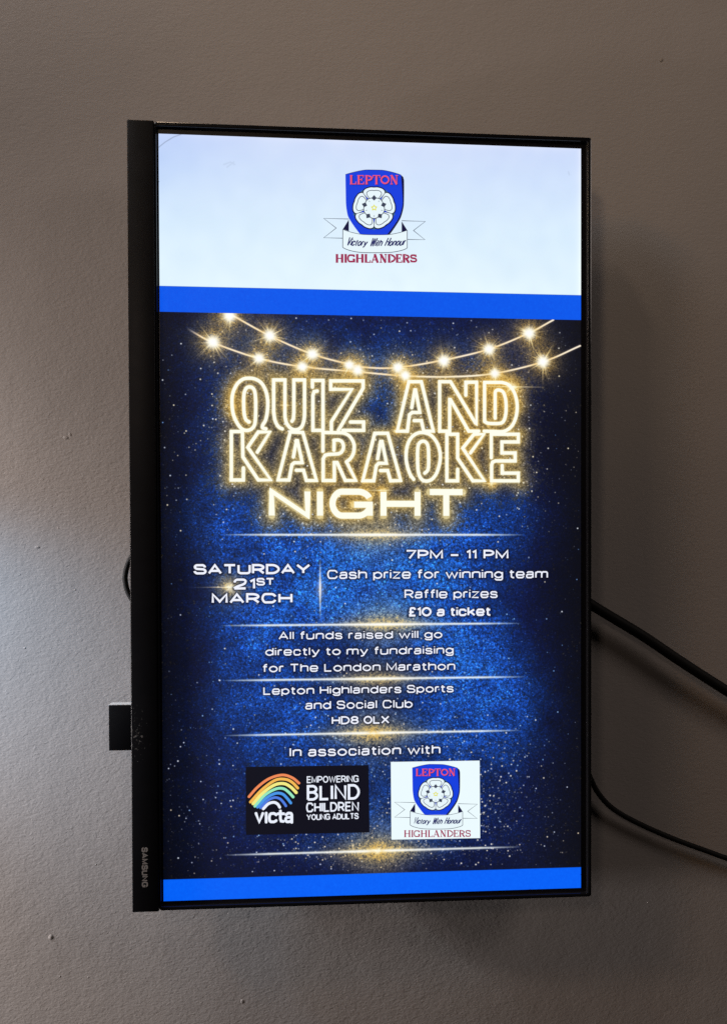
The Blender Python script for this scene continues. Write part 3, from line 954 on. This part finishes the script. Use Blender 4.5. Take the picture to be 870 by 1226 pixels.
M_PIC = poster_material()
me = bpy.data.meshes.new('screen')
v = [W(0, 0), W(400, 0), W(400, SH * 1000), W(0, SH * 1000)]
me.from_pydata([tuple(q) for q in v], [], [(0, 3, 2, 1)])
uv = me.uv_layers.new(name='UVMap')
for li, q in zip(range(4), ((0, 1), (0, 0), (1, 0), (1, 1))):
    uv.data[li].uv = q
me.materials.append(M_PIC)
screen_o = bpy.data.objects.new('screen', me)
COL.objects.link(screen_o)
screen_o.parent = tv
screen_o.matrix_parent_inverse = Matrix.Translation(-tv.location)

# ------------------------------------------------------------------ what the screen shows, cut out crisp
E_WHITE = glow('lit_white', (240, 243, 255))
E_NEON = glow('lit_warm_white', (254, 255, 238))

def lettering(name, lines, mat, lift=0.0003, round_ends=False):
    vs, fs = [], []
    k = 0
    for ln in lines:
        for pts, closed, w in ln.st:
            ribbon(vs, fs, pts, w, closed, lift + 1e-6 * (k % 60), round_ends)
            k += 1
    return link_mesh(name, vs, fs, mat, screen_o)

for nm, lines in ROWS.items():
    lettering(nm, lines, E_WHITE)
nl = Line()
for p in NEON: nl.add(p, NEON_W)
lettering('headline_lettering', [nl], E_NEON, round_ends=True)
lettering('night_lettering', [NIGHT], E_NEON)

# club badge, drawn on its own grid and set down twice
def badge(name, place, scale, plate=None, hl_pen=1.0):
    """place: badge grid -> panel mm; scale: mm per grid unit"""
    cols = [glow('badge_blue', (18, 63, 222)), glow('badge_navy', (14, 16, 62)), glow('badge_white', (232, 247, 252)), glow('badge_line', (58, 66, 88)),
            glow('badge_red', (233, 84, 122)), glow('badge_crimson', (158, 44, 84)), glow('badge_yellow', (226, 226, 92)), glow('badge_green', (62, 104, 122)),
            glow('plate_white', (236, 251, 255)), glow('badge_ink', (44, 48, 104)), glow('badge_shade', (34, 36, 120))]
    BLUE, NAVY, WHITE, LINE, RED, CRIM, YEL, GRN, PLATE, INK, SHADE = range(11)
    vs, fs, fm = [], [], []
    lift = [0.00012]
    def up(): lift[0] += 0.000012; return lift[0]
    def poly(pts, mi): polygon(vs, fs, [place(*p) for p in pts], up(), fm, mi)
    def line(pts, w, mi, closed=False): ribbon(vs, fs, [place(*p) for p in pts], w * scale, closed, up(), False, fm, mi)
    if plate:
        polygon(vs, fs, plate, up(), fm, PLATE)
    # ribbon tails
    for sgn, tail in ((-1, [(258, 393), (95, 389), (176, 452), (95, 515), (219, 518)]), (1, [(602, 404), (755, 409), (678, 468), (753, 528), (637, 526)])):
        line(tail, 4.2, LINE)
    # shield
    def arc(pts): return [tuple(p) for p in bspline(pts, False, 8)]
    top = arc([(236, 103), (330, 73), (420, 73), (520, 76), (597, 106)])
    right = arc([(597, 106), (610, 250), (606, 330), (570, 420), (505, 496)])
    left = arc([(335, 496), (262, 410), (240, 330), (238, 240), (236, 103)])
    sh = [(597, 106), (612, 120), (617, 140)] + arc([(617, 140), (619, 260), (612, 345), (578, 425), (522, 496)]) + [(505, 496)]
    poly(sh + right[::-1][1:], NAVY)
    poly(top + right[1:] + left, BLUE)
    line(top, 3, NAVY)
    # rose
    cx, cy = 422, 322
    def pol(a, r): return (cx + r * math.cos(math.radians(a)), cy - r * math.sin(math.radians(a)))
    def petal_ring(r_out, r_in, half, mi_fill, mi_line, lw):
        for k in range(5):
            a = 90 + 72 * k
            pts = [pol(a - 13, 40), pol(a - half, r_in), pol(a - half * .93, r_out), pol(a - half * .3, r_out * 1.01), pol(a, r_out * .955), pol(a + half * .3, r_out * 1.01), pol(a + half * .93, r_out), pol(a + half, r_in), pol(a + 13, 40)]
            q = bspline(pts, True, 5)
            poly([tuple(p) for p in q], mi_fill)
            if lw: line([tuple(p) for p in q], lw, mi_line, True)
    for k in range(5):                       # green tips between the petals
        a = 54 + 72 * k
        b = pol(a, 146)
        poly([pol(a - 6, 122), b, pol(a + 6, 122), pol(a, 100)], GRN)
        line([pol(a - 5, 138), pol(a, 128), pol(a + 5, 138)], 6, GRN)
    petal_ring(143, 104, 37, NAVY, NAVY, 4)
    petal_ring(137, 100, 36.5, WHITE, WHITE, 0)
    petal_ring(117, 84, 29.5, WHITE, LINE, 4.4)
    q = [pol(t, 62 + 7 * abs(math.cos(math.radians(2.5 * (t - 54))))) for t in range(0, 360, 6)]
    poly(q, WHITE); line(q, 5, LINE, True)
    for k in range(5):
        a = 90 + 72 * k
        poly([pol(a, 84), pol(a - 15, 66), pol(a, 47), pol(a + 15, 66)], LINE)
        line([pol(a + 36, 58), pol(a + 36, 48)], 3, LINE)
    st = [pol(90 + 36 * k, 23 if k % 2 == 0 else 13) for k in range(10)]
    poly(st, YEL)
    poly([pol(30 * k, 8) for k in range(12)], WHITE)
    # scroll
    tp = arc([(219, 462), (280, 492), (430, 500), (580, 494), (637, 467)])
    bt = arc([(637, 582), (620, 606), (430, 618), (240, 606), (218, 578)])
    poly(tp + bt, WHITE)
    line(tp, 3.5, LINE); line([(637, 467)] + bt + [(219, 462)], 4.2, LINE)
    poly([(258, 398), (219, 461), (258, 474)], NAVY)
    poly([(601, 410), (601, 480), (637, 468)], NAVY)
    # words
    def words(text, u0, u1, base, cap, pen, mi, font, **kw):
        a, b = place(u0, base), place(u1, base)
        ln = layout(text, a[0], b[0], a[1], cap * scale, pen * scale, font=font, tilt=(b[1] - a[1]) / (b[0] - a[0]), **kw)
        z = up()
        for i, (pts, closed, w) in enumerate(ln.st):
            ribbon(vs, fs, pts, w, closed, z + 1e-6 * i, False, fm, mi)
        lift[0] += 0.00002
    words('LEPTON', 262, 588, 174, 60, 13.5, SHADE, SERIF, gap=.18)
    words('LEPTON', 258, 584, 170, 60, 12.5, RED, SERIF, gap=.18)
    sag = lambda u: 0.0
    m0, m1 = place(232, 0)[0], place(622, 0)[0]
    def sag(u):
        t = (u - m0) / (m1 - m0) * 2 - 1
        return -7.0 * scale * t * t + 3 * scale
    words('Victory With Honour', 236, 618, 571, 58, 7.4, INK, G, gap=.40, space=1.1, shear=.46, bend=sag, xh=.72)
    words('HIGHLANDERS', 165, 703, 680, 57, 15.5 * hl_pen, CRIM, SERIF, gap=.14)
    o = link_mesh(name, vs, fs, cols, screen_o, fm)
    return o

S2 = 5.4375
def place_top(x, y): return mm(370 + x / S2, 190 + y / S2)
kk = abs(mm(448, 250)[1] - mm(448, 260)[1]) / 10
badge('club_badge', place_top, kk / S2)
def place_low(x, y):
    # the same badge, a little wider and lower in the white square
    X2 = 88 + (x - 95) * (805 - 88) / 660.0
    Y2 = 110 + (y - 75) * (740 - 110) / 607.0
    return mm(460 + X2 / 7.25, 900 + Y2 / 7.25 - (X2 - 440) * .0006)
kl = abs(mm(520, 950)[1] - mm(520, 960)[1]) / 10
pl = [mm(467.6, 912.2), mm(573.8, 910.6), mm(574.4, 1003.4), mm(468.4, 1005.2)]
badge('club_badge_card', place_low, kl / 7.25 * 1.055, plate=pl, hl_pen=.72)

# charity logo card
def charity_card():
    cols = [glow('card_black', (7, 8, 24)), glow('arc_orange', (240, 138, 88)), glow('arc_amber', (246, 186, 84)), glow('arc_yellow', (244, 236, 132)),
            glow('arc_mint', (150, 232, 190)), glow('arc_blue', (72, 150, 232)), glow('arc_indigo', (78, 124, 226)), glow('card_white', (236, 242, 255)),
            glow('arc_cyan', (132, 214, 224))]
    vs, fs, fm = [], [], []
    polygon(vs, fs, [mm(294.2, 918.2), mm(441, 916.0), mm(442.2, 996.6), mm(294.4, 999.6)], 0.00010, fm, 0)
    k = abs(mm(368, 950)[1] - mm(368, 960)[1]) / 10
    q = 10.875
    arcs = [([(88, 455), (200, 330), (350, 220), (520, 172), (650, 208), (738, 278)], 34, 1), ([(108, 524), (260, 360), (430, 240), (560, 228), (650, 268), (722, 342)], 36, 2),
            ([(142, 546), (270, 405), (420, 302), (540, 284), (630, 328), (702, 400)], 40, 3), ([(165, 578), (290, 438), (430, 356), (530, 348), (600, 392), (662, 458)], 36, 4),
            ([(200, 590), (310, 474), (430, 412), (520, 418), (580, 470), (632, 536)], 36, 5), ([(238, 600), (330, 505), (420, 466), (490, 482), (540, 532), (568, 574)], 33, 6),
            ([(275, 612), (340, 547), (410, 528), (460, 550), (488, 592)], 36, 7)]
    for pts, w, mi in arcs:
        ribbon(vs, fs, [mm(290 + x / q, 912 + y / q) for x, y in catmull(pts, 6)], w / q * k, False, 0.00016 + mi * 4e-6, True, fm, mi)
    def words(text, x0, x1, yl, yr, cap, pen, **kw):
        ln = row(text, x0, x1, yl, yr, cap, pen, **kw)
        for i, (pts, closed, w) in enumerate(ln.st):
            ribbon(vs, fs, pts, w, closed, 0.0002 + 1e-6 * i, False, fm, 7)
    # small rounded word under the arcs
    word = [[(180, 672), (222, 785), (268, 672)], [(312, 668), (312, 785)]]
    word += [[tuple(p) for p in bspline([(440, 690), (425, 672), (395, 672), (352, 680), (352, 780), (395, 782), (425, 782), (442, 765)], False, 5)]]
    word += [[(497, 640), (497, 740), (506, 772), (535, 776)], [(465, 676), (540, 676)]]
    word += [[tuple(p) for p in bspline([(572, 690), (590, 668), (615, 668), (645, 672), (645, 720), (645, 788)], False, 5)],
             [tuple(p) for p in bspline([(645, 722), (610, 722), (565, 725), (565, 780), (605, 782), (640, 775), (645, 740)], False, 5)]]
    for i, pts in enumerate(word):
        ribbon(vs, fs, [mm(290 + x / q, 912 + y / q) for x, y in pts], 35 / q * k, False, 0.0002 + 1e-6 * i, True, fm, 7)
    e = 10.235
    words('EMPOWERING', 360 + 74 / e, 360 + 710 / e, 912 + 262 / e, 912 + 248 / e, 84 / e, 13 / e, gap=.36)
    words('BLIND', 360 + 74 / e, 360 + 724 / e, 912 + 477 / e, 912 + 463 / e, 192 / e, 30 / e, gap=.42)
    words('CHILDREN', 360 + 66 / e, 360 + 712 / e, 912 + 617 / e, 912 + 606 / e, 118 / e, 19 / e, gap=.40)
    words('YOUNG ADULTS', 360 + 70 / e, 360 + 708 / e, 912 + 714 / e, 912 + 703 / e, 74 / e, 13 / e, gap=.36, space=.6)
    return link_mesh('charity_logo_card', vs, fs, cols, screen_o, fm)
charity_card()

# maker's name printed on the side band, reading downwards
def side_name():
    vs, fs = [], []
    a = np.array(mm(175.2, 1012.4)); b = np.array(mm(175.2, 1060.2))
    Ln = layout('SAMSUNG', 0, b[1] - a[1], 0, 5.6, 1.35, gap=.5)
    u_base = mm(171.0, 1036)[0]
    for i, (pts, closed, w) in enumerate(Ln.st):
        # turned a quarter: text runs down, letter tops to the right
        q = [(u_base - p[1], a[1] + p[0]) for p in pts]
        ribbon(vs, fs, q, w, closed, 0.0047 + 1e-6 * i)
    return link_mesh('maker_lettering', vs, fs, M_LOGO, chin)
side_name()

# ------------------------------------------------------------------ cables and the plug-in stick
def cable(name, pts, rad, label):
    """pts: (photo x, photo y, world y) along the cable"""
    path = catmull([tuple(at(x, y, Y)) for x, y, Y in pts], 10)
    bm = bmesh.new()
    tube(bm, path, rad)
    o = bm_obj(name, bm, M_CABLE, None)
    o['label'] = label
    o['category'] = 'cable'
    return o
cable('power_cable', [(600, 676, .040), (640, 690, .044), (672, 702, .046), (704, 722, .049), (732, 739, .049), (770, 762, .049), (810, 789, .049), (850, 815, .049), (900, 846, .049), (1000, 905, .050)], 0.0054,
      'thick black cable sagging across the wall from the screen')
cable('signal_cable', [(610, 800, .040), (660, 826, .043), (690, 876, .046), (698, 910, .048), (706, 931, .054), (716, 950, .056), (733, 968, .056), (760, 984, .056), (800, 1002, .056), (840, 1017, .056), (880, 1031, .056), (960, 1055, .056)], .0028,
      'thin black cable trailing from the lower right of the screen')
cable('looped_cable', [(330, 640, .040), (250, 644, .044), (195, 650, .047), (167, 657, .049), (156, 670, .049), (151, 684, .049), (150.5, 697, .049), (155, 712, .049), (168, 728, .049), (195, 738, .047), (250, 742, .044), (330, 744, .040)], .0026,
      'short black cable loop bulging past the left edge of the screen')
bm = bmesh.new()
a = at(130.3, 843.5, 0.036); b = at(176, 898, 0.036)
box(bm, a.x, b.x, 0.036, 0.050, b.z, a.z - 0.0010, 0.0004, 2)
st = bpy.data.objects.new('media_stick', None)
COL.objects.link(st)
st.location = ((a.x + b.x) / 2, 0.043, b.z)
st['label'] = 'small black rectangular plug-in stick poking out left of the screen'
st['category'] = 'media stick'
bm_obj('stick_case', bm, M_STICK, st)
bm = bmesh.new()
box(bm, b.x, b.x + .012, 0.039, 0.047, (a.z + b.z) / 2 - .007, (a.z + b.z) / 2 + .007, 0.0004, 1)
bm_obj('stick_plug', bm, M_STEEL, st)
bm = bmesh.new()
box(bm, a.x, b.x, 0.0364, 0.0496, a.z - 0.0009, a.z, 0.0002, 1)  # pale strip stands in for the sheen along the stick's top edge
bm_obj('stick_top_glint', bm, mat_plastic('painted_glint_grey', (0.42, 0.41, 0.40), 0.4, 0.4), st)
